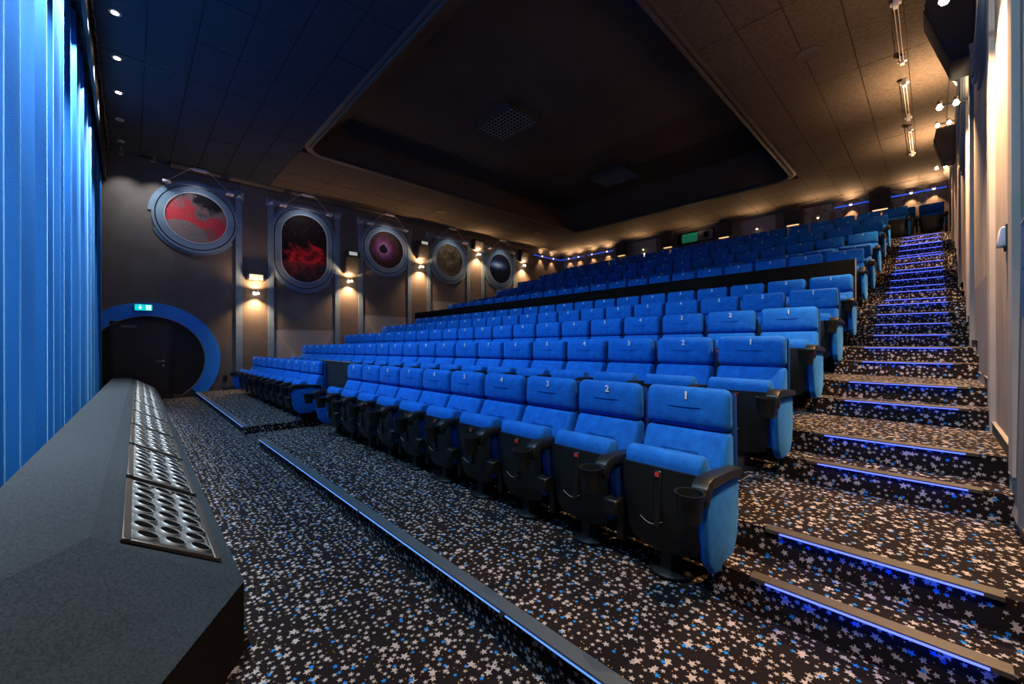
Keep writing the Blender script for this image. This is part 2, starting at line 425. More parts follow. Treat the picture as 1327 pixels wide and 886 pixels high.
panels(XL, XR, CY1 + lip, YB, .62, 1.25, 'ceiling_dark')
panels(XL, CX0 - lip, CY0 - lip, CY1 + lip, .8, 1.25, 'ceiling_dark')
panels(CX1 + lip, XR, CY0 - lip, CY1 + lip, .62, 1.25, 'ceiling_dark')
def rrect(x0, x1, y0, y1, r, n=6):
    out = []
    for cx, cy, a0 in ((x1 - r, y1 - r, 0), (x0 + r, y1 - r, 90), (x0 + r, y0 + r, 180), (x1 - r, y0 + r, 270)):
        for k in range(n + 1):
            a = R(a0 + 90 * k / n); out.append((cx + r * math.cos(a), cy + r * math.sin(a)))
    return out
def loft(rings, close=None):
    m = MB(); n = len(rings[0])
    v = [p for r in rings for p in r]
    fs = [(j * n + k, j * n + (k + 1) % n, (j + 1) * n + (k + 1) % n, (j + 1) * n + k) for j in range(len(rings) - 1) for k in range(n)]
    if close == 'last': fs.append(tuple(range((len(rings) - 1) * n, len(rings) * n)))
    return m.add(v, fs)
def ring(poly, z): return [(x, y, z) for x, y in poly]
ins = lambda d, r: rrect(CX0 - d, CX1 + d, CY0 - d, CY1 + d, r)
ZI = 7.0
obj('coffer_well', loft([ring(ins(.0, .4), ZC), ring(ins(.10, .4), ZC + .10), ring(rrect(CX0 - .1, CX1 + .1, CY0 + .7, CY1 - .75, .5), ZI - .04), ring(rrect(CX0, CX1, CY0 + .78, CY1 - .8, .45), ZI)], 'last'), 'coffer_dark', ceil)
obj('coffer_moulding', loft([ring(ins(.0, .4), ZC + .012), ring(ins(.0, .4), ZC - .035), ring(ins(.05, .44), ZC - .045), ring(ins(.06, .45), ZC - .02), ring(ins(.12, .5), ZC - .03), ring(ins(.17, .55), ZC - .012), ring(ins(.17, .55), ZC + .02)]), 'trim_brown', ceil)
# cornices
struct(obj('trim_1', MB().prism([(XL, ZC), (XL + .16, ZC), (XL + .13, ZC - .05), (XL + .05, ZC - .09), (XL + .04, ZC - .16), (XL, ZC - .16)], 'y', .8, YB), 'trim_brown'))
struct(obj('trim_2', MB().prism([(YB, ZC), (YB - .16, ZC), (YB - .13, ZC - .05), (YB - .05, ZC - .09), (YB - .04, ZC - .16), (YB, ZC - .16)], 'x', XL, XR), 'trim_brown'))
struct(obj('trim_3', MB().prism([(XR, ZC), (XR - .12, ZC), (XR - .10, ZC - .05), (XR - .04, ZC - .09), (XR, ZC - .12)], 'y', .8, YB), 'trim_brown'))
# torn lining along the front edge of the ceiling
m = MB(); n = 160
rr = random.Random(3)
top = [(XL + (XR - XL) * i / n, -.37 + rr.uniform(-.012, .012), ZC + rr.uniform(-.01, .02)) for i in range(n + 1)]
m.add([(x, y, z + .03) for x, y, z in top] + [(x, y - .012, z - .02 - rr.uniform(0, .03)) for x, y, z in top], [(i, i + 1, n + 2 + i, n + 1 + i) for i in range(n)])
obj('edge_lining', m, 'vent_grey', ceil)
struct(obj('trim_4', MB().prism([(XL, 5.42), (-11.7, 5.62), (-7.8, 5.86), (-4., 6.0), (XR, 6.05), (XR, ZC + .3), (XL, ZC + .3)], 'y', -.46, -.42), 'groove_black'))

# ventilation grids in the coffer and round ceiling speakers
for (vx, vy, lab) in ((-7.5, 6.98, 'dark square ventilation grid in the coffer nearer the screen'), (-7.42, 11.95, 'dark square ventilation grid in the coffer nearer the back wall')):
    v = tag(empty('ceiling_vent', (vx, vy, ZI)), lab, 'vent', 'coffer vents')
    W, D = .68, .50
    fr = MB().box(-W, W, -D, -D + .03, -.14, 0).box(-W, W, D - .03, D, -.14, 0).box(-W, -W + .03, -D, D, -.14, 0).box(W - .03, W, -D, D, -.14, 0)
    obj('frame', fr, 'trim_brown', v); obj('backing', MB().box(-W + .03, W - .03, -D + .03, D - .03, -.10, -.09), 'black_hole', v)
    bx = MB().box(-.008, .008, -D + .03, D - .03, -.145, -.12).mesh('bar', 'vent_grey'); by = MB().box(-W + .03, W - .03, -.008, .008, -.145, -.12).mesh('bar', 'vent_grey')
    for i in range(1, 12): link('bar', bx, v, (-W + 2 * W * i / 12, 0, 0))
    for i in range(1, 9): link('bar', by, v, (0, -D + 2 * D * i / 9, 0))
for (vx, vy, r, lab) in ((-1.44, 8.37, .17, 'round ceiling speaker above the stepped aisle'), (-12.68, 8.43, .16, 'round ceiling speaker near the porthole wall'), (-12.2, 13.2, .13, 'small round ceiling speaker over the far back corner')):
    v = tag(empty('ceiling_speaker', (vx, vy, ZC)), lab, 'speaker', 'round ceiling speakers')
    obj('rim', MB().lathe([(r, 0), (r + .03, 0), (r + .025, -.012), (r, -.008)], n=24), 'trim_brown', v, smooth=True)
    obj('grille', MB().lathe([(r, -.002), (r * .99, -.006), (.01, -.008)], n=24), 'speaker_grille', v)

# ------------------------------------------------------------------ curtain
def lerp(a, b, t): return tuple(p + (q - p) * t for p, q in zip(a, b))
path = [(XL + .02, -.47), (-3.0, -.60), (-1.8, -1.25)]
pts = []
rr = random.Random(11)
for (a, b) in zip(path[:-1], path[1:]):
    L = math.dist(a, b); d = ((b[0] - a[0]) / L, (b[1] - a[1]) / L); nrm = (-d[1], d[0]); s = 0
    while s < L:
        wv = rr.uniform(.30, .85); dep = rr.uniform(.16, .42) * min(1, wv / .45)
        sk = rr.uniform(-.35, .35); sub = rr.choice((2, 3, 4))
        for k in range(18):
            t = k / 18; off = dep * ((.5 - .5 * math.cos(2 * PI * t)) ** 1.5 - 1.) - .03 + .022 * math.sin(2 * PI * t * sub)
            u = min(L, s + wv * (t + .16 * sk * math.sin(2 * PI * t)))
            pts.append((a[0] + d[0] * u + nrm[0] * off, a[1] + d[1] * u + nrm[1] * off, off))
        s += wv
m = MB(); zs = [FLOOR + .02, 1., 2.5, 4., 5.2, 6.14]; n = len(pts)
for zi, z in enumerate(zs):
    for (x, y, o) in pts: m.v.append((x + .012 * math.sin(z * 1.3 + x * 9), y - o * .15 * (z / 5.6), z))
m.f = [(j * n + i, j * n + i + 1, (j + 1) * n + i + 1, (j + 1) * n + i) for j in range(len(zs) - 1) for i in range(n - 1)]; m.mi = [0] * len(m.f)
cu = obj('stage_curtain', m, 'curtain_blue', smooth=True)
tag(cu, 'tall bright blue pleated stage curtain hanging behind the carpeted box', 'curtain')

# ------------------------------------------------------------------ carpeted box in front of the curtain, with metal outlet grilles
ZT, ZE = .50, .17
lowE = [(-13.35, .49), (-2.32, .40), (-.62, -.70)]
ridg = [(-13.35, .02), (-2.50, -.127), (-1.30, -1.13)]
back = [(-13.35, -.30), (-3.05, -.56), (-2.15, -1.32)]
box_ = empty('carpeted_box', (-7.8, 0, FLOOR))
tag(box_, 'long grey carpeted box with sloped face below the blue curtain', 'box')
OFF = Vector((7.8, 0, -FLOOR))
def sh(p): return tuple(Vector(p) + OFF)
m = MB()
for i in range(2):
    a0, a1, b0, b1, c0, c1 = lowE[i], lowE[i + 1], ridg[i], ridg[i + 1], back[i], back[i + 1]
    m.add([sh((*a0, ZE)), sh((*a1, ZE)), sh((*b1, ZT)), sh((*b0, ZT)), sh((*c1, ZT)), sh((*c0, ZT))], [(0, 1, 2, 3), (3, 2, 4, 5)])
    m.add([sh((*c0, ZT)), sh((*c1, ZT)), sh((*c1, FLOOR)), sh((*c0, FLOOR))], [(0, 1, 2, 3)])
a0, b0, c0 = lowE[0], ridg[0], back[0]
m.add([sh((*a0, ZE)), sh((*b0, ZT)), sh((*c0, ZT)), sh((*c0, FLOOR)), sh((*a0, FLOOR))], [(0, 1, 2, 3, 4)])
a0, b0, c0 = lowE[2], ridg[2], back[2]
m.add([sh((*a0, ZE)), sh((*b0, ZT)), sh((*c0, ZT)), sh((*c0, FLOOR)), sh((*a0, FLOOR))], [(0, 1, 2, 3, 4)])
obj('body', m, 'box_carpet', box_)
m = MB()
for i in range(2):
    a0, a1 = lowE[i], lowE[i + 1]
    m.add([sh((*a0, ZE - .004)), sh((*a1, ZE - .004)), sh((*a1, FLOOR)), sh((*a0, FLOOR))], [(0, 1, 2, 3)])
obj('front_panel', m, 'box_black', box_)
noz = MB(); noz.lathe([(.057, 0), (.055, .010), (.051, .020), (.048, .023), (.045, .022), (.044, .018)], n=14)
noz.f.pop(); noz.mi.pop(); noz.f.pop(); noz.mi.pop(); noz.cur = 1
noz.lathe([(.0445, .019), (.001, .017)], n=14)
noz = noz.mesh('nozzle', ['galvanised', 'black_hole'], smooth=True)
GL = 1.04
gm_plate = MB().box(0, GL, -.185, .185, .001, .005).mesh('grille', 'galvanised')
gf = MB().box(-.03, GL + .03, -.215, -.18, 0, .02).box(-.03, GL + .03, .18, .215, 0, .02).box(-.03, .005, -.18, .18, 0, .02).box(GL - .005, GL + .03, -.18, .18, 0, .02).mesh('frame', 'nosing', bevel=.004, seg=1)
for k in range(9):
    x = -2.53 - 1.2 * k
    t = (x - lowE[1][0]) / (lowE[0][0] - lowE[1][0])
    lo = Vector((*lerp(lowE[1], lowE[0], t), ZE)); ri = Vector((*lerp(ridg[1], ridg[0], t), ZT)); lo.x = ri.x = x
    e2 = (lo - ri).normalized(); e1 = Vector((-1, .0085, 0)).normalized(); nn = e1.cross(e2).normalized()
    if nn.z < 0: nn = -nn
    e2 = nn.cross(e1)
    mid = ri.lerp(lo, .51) + nn * .002
    mw = Matrix((( e1.x, e2.x, nn.x, mid.x), (e1.y, e2.y, nn.y, mid.y), (e1.z, e2.z, nn.z, mid.z), (0, 0, 0, 1)))
    g = bpy.data.objects.new('grille', gm_plate); C.objects.link(g); g.parent = box_
    g.matrix_local = Matrix.Translation(OFF) @ mw
    link('frame', gf, g)
    for i in range(8):
        for j in range(3):
            link('nozzle', noz, g, (.07 + i * (GL - .14) / 7, -.118 + .118 * j + (.012 if i % 2 else -.004), .004))

# ------------------------------------------------------------------ cinema seats (local frame: x = 0 seat centre, y = 0 front of headrest, z = 0 floor)
def grid_mesh(name, fn, nu, nv, mats, back=None):
    m = MB(); v = []
    for j in range(nv + 1):
        for i in range(nu + 1): v.append(fn(i / nu, j / nv))
    m.add(v, [(j * (nu + 1) + i, j * (nu + 1) + i + 1, (j + 1) * (nu + 1) + i + 1, (j + 1) * (nu + 1) + i) for j in range(nv) for i in range(nu)])
    return m
SM = {}
m = MB().prism([(0, .79), (-.012, .86), (-.008, .98), (.005, 1.04), (.085, 1.04), (.095, .79)], 'x', -.252, .252)
SM['headrest'] = m.mesh('headrest', 'velvet', bevel=.040, seg=3)
m = MB().prism([(-.005, .788), (.09, .788), (.10, .44), (-.115, .44), (-.085, .62)], 'x', -.252, .252)
SM['backrest'] = m.mesh('backrest', 'velvet', bevel=.03, seg=3)
SM['back_shell'] = MB().prism([(.088, 1.025), (.125, 1.0), (.15, .32), (.10, .32)], 'x', -.258, .258).mesh('back_shell', 'velvet_dark', bevel=.015, seg=2)
m = MB().tube([(-.10, -.0105, .921), (-.04, -.0118, .919), (.04, -.0118, .919), (.10, -.0105, .921)], .0022, 5)
SM['seam'] = m.mesh('seam', 'seam')
m = MB().tube([(-.11, -.0720, .672), (-.04, -.0750, .669), (.04, -.0750, .669), (.11, -.0720, .672)], .0025, 5)
SM['seam_low'] = m.mesh('seam', 'seam')
m = MB().prism([(-.325, .58), (-.325, .66), (-.30, .70), (-.25, .71), (-.20, .69), (-.17, .60), (-.17, .2), (-.29, .2)], 'x', -.222, .222)
SM['seat_cushion'] = m.mesh('seat_cushion', 'velvet', bevel=.028, seg=3)
def pan(u, v):
    z = .145 + v * .475; wd = .225 - .035 * (1 - v) ** 2
    x = (u * 2 - 1) * wd
    return (x, -.335 - .028 * math.sin(PI * (.15 + .75 * v)) * (1 - abs(u * 2 - 1) ** 4) + .05 * (1 - v) ** 2, z - (.03 * (abs(u * 2 - 1) ** 3) * -1 if v < .01 else 0))
m = grid_mesh('pan', pan, 8, 8, None)
n0 = len(m.v)
m.v += [(x * .98, -.283, z) for (x, y, z) in m.v[:n0]]
brd = [i for i in range(9)] + [9 * j + 8 for j in range(1, 9)] + [72 + i for i in range(7, -1, -1)] + [9 * j for j in range(7, 0, -1)]
for a, b in zip(brd, brd[1:] + brd[:1]): m.f.append((a, b, b + n0, a + n0)); m.mi.append(0)
m.f += [tuple(i + n0 for i in f) for f in m.f[:64]]; m.mi += [0] * 64
SM['seat_pan'] = m.mesh('seat_pan', 'black_plastic', smooth=True)
SM['strip'] = MB().hexa([(-.017, -.372, .30), (.017, -.372, .30), (.017, -.34, .30), (-.017, -.34, .30)], [(-.02, -.358, .605), (.02, -.358, .605), (.02, -.33, .605), (-.02, -.33, .605)]).mesh('strip', 'pan_strip', bevel=.003, seg=1)
SM['badge'] = MB().box(-.011, .011, -.3665, -.360, .575, .597).mesh('badge', 'red_badge')
SM['curve_line'] = MB().tube([(-.10 + .012 * i, -.3665 + .0011 * abs(i - 9) * .2, .335 - .028 * math.sin(PI * i / 11)) for i in range(12)], .003, 4).mesh('curve_line', 'scuff')
arm = [(.02, .575), (.02, .615), (-.20, .640), (-.40, .655), (-.46, .648), (-.50, .62), (-.515, .57), (-.50, .53), (-.465, .525), (-.45, .56), (-.42, .595), (-.2, .59)]
SM['armrest'] = MB().prism(arm, 'x', .238, .318).mesh('armrest', 'black_plastic', bevel=.010, seg=2)
SM['cup_holder'] = MB().lathe([(.046, .475), (.052, .48), (.064, .60), (.068, .605), (.068, .612), (.060, .612), (.058, .60), (.047, .492), (.001, .49)], (.262, -.565, 0), 20).mesh('cup_holder', 'black_plastic', smooth=True)
ep = [(.0, .58), (-.44, .58), (-.455, .50), (-.45, .34), (-.42, .22), (-.36, .155), (-.28, .14), (-.16, .14), (-.08, .165), (-.02, .24), (.005, .36)]
SM['end_panel'] = MB().prism(ep, 'x', .262, .302).mesh('end_panel', 'velvet', bevel=.014, seg=3)
ip = [(-.01, .58), (-.36, .58), (-.37, .50), (-.34, .36), (-.26, .26), (-.16, .22), (-.06, .24), (-.01, .32)]
SM['side_panel'] = MB().prism(ip, 'x', .262, .300).mesh('side_panel', 'seam', bevel=.012, seg=2)
SM['panel_core'] = MB().prism([(y * .96 - .008, .02 + z * .96) for y, z in ep], 'x', .252, .268).mesh('panel_core', 'velvet_dark')
SM['hinge_block'] = MB().box(.228, .322, -.40, -.28, .29, .385).box(.25, .30, -.28, -.05, .1, .36).mesh('hinge_block', 'black_plastic', bevel=.008, seg=1)
SM['post'] = MB().box(-.035, .035, -.26, -.12, .01, .42).box(-.27, .27, -.21, -.13, .26, .33).mesh('post', 'speaker_black', bevel=.006, seg=1)
SM['foot_plate'] = MB().lathe([(.125, 0), (.125, .012), (.11, .022), (.05, .03), (.04, .05)], (0, -.19, 0), 20).mesh('foot_plate', 'black_plastic', smooth=True)
for nm in ('armrest', 'cup_holder', 'end_panel', 'panel_core'):      # mirrored copies for the far end of a row
    me = SM[nm].copy(); me.transform(Matrix.Scale(-1, 4, (1, 0, 0))); me.flip_normals(); SM[nm + '_far'] = me
NUM = {}
def number_mesh(n):
    if n not in NUM:
        cd = bpy.data.curves.new('seat_number', 'FONT'); cd.body = str(n); cd.size = .066; cd.align_x = 'CENTER'; cd.align_y = 'CENTER'; cd.extrude = .0015; cd.resolution_u = 2; cd.offset = .0016
        o = bpy.data.objects.new('t', cd); C.objects.link(o)
        me = bpy.data.meshes.new_from_object(o.evaluated_get(bpy.context.evaluated_depsgraph_get()))
        bpy.data.objects.remove(o); me.transform(Matrix.Rotation(R(90), 4, 'X')); me.materials.clear(); me.materials.append(MATS['number_white']); me.name = 'seat_number'
        NUM[n] = me
    return NUM[n]
FULL = ['headrest', 'backrest', 'back_shell', 'seat_cushion', 'seat_pan', 'armrest', 'cup_holder', 'end_panel', 'panel_core', 'hinge_block', 'post', 'foot_plate']
FAR = ['headrest', 'backrest', 'seat_cushion', 'seat_pan', 'armrest', 'end_panel']
rs = random.Random(5)
def seat(x, y, z, num, label, group, level, far_end=False, near_end=False):
    s = tag(empty('cinema_seat', (x, y, z), (0, 0, rs.uniform(-.008, .008))), label, 'seat', group)
    P = {}
    for nm in (FULL if level < 2 else FAR):
        if near_end and nm == 'hinge_block': continue
        if not near_end and nm == 'panel_core': continue
        if not near_end and nm == 'end_panel': nm = 'side_panel'
        P[nm] = link(nm, SM[nm], s)
    if far_end:
        for nm in ('armrest', 'end_panel') + (('cup_holder',) if level < 2 else ()): link(nm, SM[nm + '_far'], s)
    if num: link('seat_number', number_mesh(num), P['headrest'], (.012, -.0125, .990))
    if level == 0:
        link('seam', SM['seam'], P['headrest']); link('seam', SM['seam_low'], P['backrest'])
        for nm in ('strip', 'badge', 'curve_line'): link(nm, SM[nm], P['seat_pan'])
    elif level == 1:
        link('seam', SM['seam'], P['headrest']); link('badge', SM['badge'], P['seat_pan'])
    return s
for k in range(11):
    y, z = ROW_Y[k], ROW_Z[k]
    grp = 'seats of the %s row' % ORD[k]
    if k == 0:
        for i in range(10):
            x = SX0 - PITCH * i
            seat(x, y, z + tz(x) - .008, i + 1, 'blue velvet cinema seat numbered %s in the front row before the gap' % WORDS[i], grp, 0, i == 9, i == 0)
        for i in range(10):
            x = -7.885 - .542 * i
            seat(x, y, -.045 - .0045 * i, i + 12, 'blue cinema seat in the far front-row block, %s from the dark partition' % NTH[i], 'front row seats beyond the gap', 1 if i < 6 else 2, i == 9, i == 0)
        continue
    n = 22
    for i in range(n):
        x = SX0 - PITCH * i + (.33 if k == 10 else 0)
        lv = 0 if k == 1 else 1 if k < 5 else 2
        if k == 1:
            lab = 'blue velvet cinema seat numbered %s in the second row' % WORDS[i]
        elif k < 5:
            lab = 'blue cinema seat numbered %s in the %s row, below the black barrier' % (WORDS[i], ORD[k])
        else:
            lab = 'blue cinema seat in the %s row above the barrier, %s from the right aisle' % (ORD[k], NTH[i])
        seat(x, y, z + tz(x), i + 1, lab, grp, lv, i == n - 1, i == 0)
for i, x in enumerate((-.03, -.60)):
    seat(x, 16.5, 4.2, i + 1, 'blue cinema seat in the top back corner, %s right wall' % ('against the' if i == 0 else 'second from the'), 'seats at the head of the aisle', 2, i == 1, i == 0)

# black barrier between the fifth and sixth rows, dark partition in the front row
b = empty('row_barrier', (-7.2, 7.82, 1.4)); tag(b, 'long black barrier wall between fifth and sixth seat rows', 'barrier')
x0, x1 = -13.5, -.80
m = MB().hexa([(x0 + 7.2, -.025, -.3), (x1 + 7.2, -.025, -.3), (x1 + 7.2, .025, -.3), (x0 + 7.2, .025, -.3)],
              [(x0 + 7.2, -.025, 1.155 + tz(x0)), (x1 + 7.2, -.025, 1.155), (x1 + 7.2, .025, 1.155), (x0 + 7.2, .025, 1.155 + tz(x0))])
obj('panel', m, 'barrier_black', b)
obj('end_edge', MB().box(x1 + 7.2, x1 + 7.21, -.028, .028, -.3, 1.158), 'partition_edge', b)
p = empty('front_partition', (-7.2, 2.62, FLOOR)); tag(p, 'dark upright partition panel in the gap of the front row', 'partition')
obj('panel', MB().box(-.72, .70, -.02, .02, 0, 1.17), 'partition', p)
obj('top_edge', MB().box(-.72, .70, -.025, .025, 1.17, 1.18), 'partition_edge', p)

# ------------------------------------------------------------------ left wall: exit door in a blue ring
CYR, CZR, RO, RI = .37, .87, 1.53, 1.18
def arc_poly(r, a0, a1, n): return [(CYR + r * math.cos(R(a0 + (a1 - a0) * k / n)), CZR + r * math.sin(R(a0 + (a1 - a0) * k / n))) for k in range(n + 1)]
def annulus(c, ri, ro, a0, a1, n, x0, x1, hz=0., hi=None):
    """ring in the y/z plane; hz = half height of the straight part of a stadium"""
    m = MB(); v = []
    for k in range(n + 1):
        a = R(a0 + (a1 - a0) * k / n); cs, sn = math.cos(a), math.sin(a); dz = hz if sn >= 0 else -hz
        for r in (ri, ro):
            for x in (x0, x1): v.append((x, c[0] + r * cs, c[1] + r * sn + dz))
    f = []
    for k in range(n):
        a, b_ = 4 * k, 4 * k + 4
        f += [(a + 1, b_ + 1, b_ + 3, a + 3), (a, a + 2, b_ + 2, b_), (a, b_, b_ + 1, a + 1), (a + 2, a + 3, b_ + 3, b_ + 2)]
    full = abs(a1 - a0 - 360) < .01
    if full and hz:
        a, b_ = 4 * n, 0
        f += [(a + 1, b_ + 1, b_ + 3, a + 3), (a, a + 2, b_ + 2, b_), (a, b_, b_ + 1, a + 1), (a + 2, a + 3, b_ + 3, b_ + 2)]
    if not full: f += [(0, 1, 3, 2), (4 * n, 4 * n + 2, 4 * n + 3, 4 * n + 1)]
    return m.add(v, f)
d = empty('door_1', (XL, .25, FLOOR)); struct(d, 'black exit door with silver handle inside the blue wall ring', 'door')
def loc(v): return (-XL, -.25, -FLOOR)
def part(name, mb, mats, parent=d, **kw):
    o = obj(name, mb, mats, parent, **kw); return o
def shift(mb, dx, dy, dz): mb.v = [(x + dx, y + dy, z + dz) for x, y, z in mb.v]; return mb
part('ring', shift(annulus((CYR, CZR), RI, RO, -43, 206, 60, .0, .05), 0, -.25, -FLOOR), 'ring_blue')
part('ring_edge', shift(annulus((CYR, CZR), RI - .012, RI, -55, 206, 60, .0, .052), 0, -.25, -FLOOR), 'baseboard_edge')
poly = [(y, z) for y, z in arc_poly(RI - .01, -55, 206, 50)]
part('niche_panel', shift(MB().prism(poly, 'x', .0, .015), 0, -.25, -FLOOR), 'dark_wall')
part('frame', MB().box(.015, .05, -.62, -.54, 0, 2.04).box(.015, .05, .52, .60, 0, 2.04).box(.015, .05, -.62, .60, 1.98, 2.06), 'black_plastic')
lf = part('leaf', MB().box(.015, .035, -.54, .52, .005, 1.98), 'door_black')
obj('handle', MB().tube([(.035, .40, 1.02), (.085, .40, 1.02), (.09, .37, 1.02), (.09, .26, 1.02)], .011, 8).lathe([(.03, .035), (.03, .045)], (0, .40, 1.02), 14, 'x'), 'steel', lf, smooth=True)
obj('lock', MB().lathe([(.028, .035), (.028, .047), (.012, .05)], (0, .40, .90), 14, 'x'), 'steel', lf)
obj('closer', MB().box(.035, .08, -.42, -.12, 1.90, 1.96), 'vent_grey', lf); obj('closer_arm', MB().tube([(.06, -.36, 1.9), (.10, -.30, 1.84)], .012), 'black_plastic', lf)
s = tag(empty('exit_sign', (XL + .05, .26, 2.16)), 'lit green exit sign on the blue ring above the door', 'sign')
obj('housing', MB().box(0, .07, -.19, .19, 0, .20), 'speaker_black', s, bevel=.008)
obj('face', MB().box(.07, .074, -.17, .17, .02, .18), 'sign_green', s)
obj('arrow', MB().box(.075, .078, -.075, -.055, .09, .16).prism([(-.105, .105), (-.025, .105), (-.065, .05)], 'x', .075, .078), 'sign_white', s)
obj('pictogram', MB().box(.075, .077, .05, .14, .04, .16), 'sign_white', s)
m = MB().lathe([(.011, .077), (.011, .079)], (0, .10, .142), 10, 'x')
for a_, b_ in (((.10, .13), (.092, .095)), ((.092, .095), (.112, .075)), ((.112, .075), (.108, .05)), ((.092, .095), (.075, .075)), ((.075, .075), (.062, .075)), ((.10, .125), (.078, .11)), ((.10, .125), (.12, .108))):
    m.tube([(.078, *a_), (.078, *b_)], .006, 5)
obj('running_figure', m, 'sign_green', s)
so = tag(empty('wall_socket', (XL, 2.02, .22)), 'small black wall socket beside the blue ring', 'socket')
obj('plate', MB().box(0, .015, -.05, .05, 0, .16), 'black_plastic', so, bevel=.004); obj('insert', MB().lathe([(.03, .016), (.028, .018)], (0, 0, .08), 12, 'x'), 'box_black', so)

# ------------------------------------------------------------------ portholes, pilasters, wire lights, wall lamps, speakers (left wall, then mirrored on the right)
PH_Y = [1.375, 4.18, 7.04, 9.92, 12.83]
HOLE = ['round porthole mural of a red nebula over a pale planet', 'tall rounded porthole mural of a black and crimson nebula',
        'round porthole mural with a purple cloud around a dark centre', 'round porthole mural of olive brown dust', 'round porthole mural with a blue white galaxy']
def porthole(x, side, y, zc, hz, k, label, streak='paint_steel'):
    """side +1: sticks out towards +x"""
    q = lambda a: a * side
    o = tag(empty('porthole', (x, y, zc)), label, 'porthole', 'porthole murals')
    def ann(ri, ro, a0, a1, n, x0, x1): 
        m = annulus((0, 0), ri, ro, a0, a1, n, min(q(x0), q(x1)), max(q(x0), q(x1)), hz); return m
    N = 72
    obj('outer_band', ann(.94, 1.03, 28, 178, 40, 0, .022), streak, o); obj('outer_band', ann(.94, 1.03, 205, 325, 32, 0, .022), streak, o)
    obj('outer_ring', ann(.902, .96, 0, 360, N, 0, .045), streak, o)
    obj('frame_ring', ann(.70, .872, 0, 360, N, 0, .05), streak, o)
    obj('groove', ann(.866, .908, 0, 360, N, 0, .03), 'groove_black', o)
    obj('inner_rim', ann(.69, .708, 0, 360, N, 0, .058), 'white_rim', o)
    pts = [(.70 * math.cos(2 * PI * i / 64), .70 * math.sin(2 * PI * i / 64) + (hz if i <= 32 else -hz)) for i in range(64)]
    pt = MB().prism(pts, 'x', min(0, q(.03)), max(0, q(.03)))
    obj('picture', pt, 'nebula_%d' % k, o)
    return o
def pilaster(x, side, y, z0, z1, label, w_=.165, mt='paint_steel'):
    o = tag(empty('pilaster', (x, y, z0)), label, 'pilaster', 'wall pilasters')
    a, b_ = (0, .03) if side > 0 else (-.03, 0)
    obj('strip', MB().box(a, b_, -w_ / 2, w_ / 2, 0, z1 - z0), mt, o)
    h = z1 - z0; t = .09 * side
    v = [(0, -.13, h - .26), (0, .13, h - .26), (0, .13, h), (0, -.13, h), (t, 0, h - .13)]
    obj('pyramid_cap', MB().add(v, [(0, 1, 4), (1, 2, 4), (2, 3, 4), (3, 0, 4), (3, 2, 1, 0)]), mt, o)
    return o
def wire_light(x, side, y, label, zc=5.68, zclip=ZC - .03, half=.70, lampz=4.8):
    o = tag(empty('wire_light', (x, y, zclip)), label, 'light', 'wire-hung picture lights')
    q = lambda a: a * side
    obj('bracket', MB().box(min(q(.16), q(.24)), max(q(.16), q(.24)), -.15, .15, -.06, .0).box(min(q(.17), q(.21)), max(q(.17), q(.21)), -.21, -.15, -.04, -.02).box(min(q(.17), q(.21)), max(q(.17), q(.21)), .15, .21, -.04, -.02), 'white_plastic', o)
    for s_ in (-1, 1):
        obj('wire', MB().tube([(q(.2), s_ * .2, -.03), (q(.16), s_ * half, zc - zclip)], .007, 5), 'wire', o)
        c = obj('lamp_clip', MB().box(min(q(.02), q(.2)), max(q(.02), q(.2)), s_ * half - .09, s_ * half + .09, zc - zclip - .03, zc - zclip + .02), 'white_plastic', o, bevel=.008)
        obj('lamp', MB().lathe([(.03, -.08), (.035, -.03), (.02, .0)], (q(.14), s_ * half, zc - zclip), 10), 'steel', c, smooth=True)
    obj('cross_wire', MB().tube([(q(.16), -half, zc - zclip), (q(.16), half, zc - zclip)], .006, 5), 'wire', o)
    return o
def wall_lamp(x, side, y, z, label, energy, out=.13, up=.3):
    o = tag(empty('wall_lamp', (x, y, z)), label, 'lamp', 'warm wall lamps')
    q = lambda a: a * side
    obj('arm', MB().box(min(0, q(out + .03)), max(0, q(out + .03)), -.015, .015, -.012, .012).box(min(0, q(.015)), max(0, q(.015)), -.05, .05, -.05, .05), 'steel', o)
    for s_ in (-1, 1):
        bx_, by_ = (q(out), s_ * .055) if out < .2 else (q(out - .07 + .07 * s_), 0.)
        h = obj('bulb_holder', MB().lathe([(.02, .045), (.028, .02), (.03, -.0)], (bx_, by_, .02), 10), 'steel', o, smooth=True)
        obj('bulb', MB().lathe([(.012, .0), (.026, -.02), (.030, -.035), (.02, -.055), (.004, -.06)], (bx_, by_, .02), 10), 'bulb', h, smooth=True)
    spot('lamp_down', (x + q(out), y, z - .07), (x + q(out * .45), y, z - 2), energy, WARM, R(115), .9, .03)
    spot('lamp_up', (x + q(out), y, z + .10), (x + q(out * .5), y, z + 2), energy * up, WARM, R(165), .9, .03)
    return o
def speaker(x, side, y, z0, z1, label, d0=.16, d1=.26, hw=.26, patch=True):
    o = tag(empty('wall_speaker', (x, y, z0)), label, 'speaker', 'surround speakers')
    q = lambda a: a * side; h = z1 - z0
    m = MB().prism([(0, 0), (q(d0), 0), (q(d1), h * .75), (q(d1 * .9), h), (0, h)], 'y', -hw, hw)
    obj('cabinet', m, 'speaker_black', o, bevel=.008, seg=1)
    e = .012 * side
    v = [(q(d0) + e, -hw + .03, .03), (q(d0) + e, hw - .03, .03), (q(d1) + e, hw - .03, h * .72), (q(d1) + e, -hw + .03, h * .72)]
    v2 = [(p_[0] - 2 * e, p_[1], p_[2]) for p_ in v]
    obj('grille', MB().hexa(v2, v), 'speaker_grille', o)
    return o
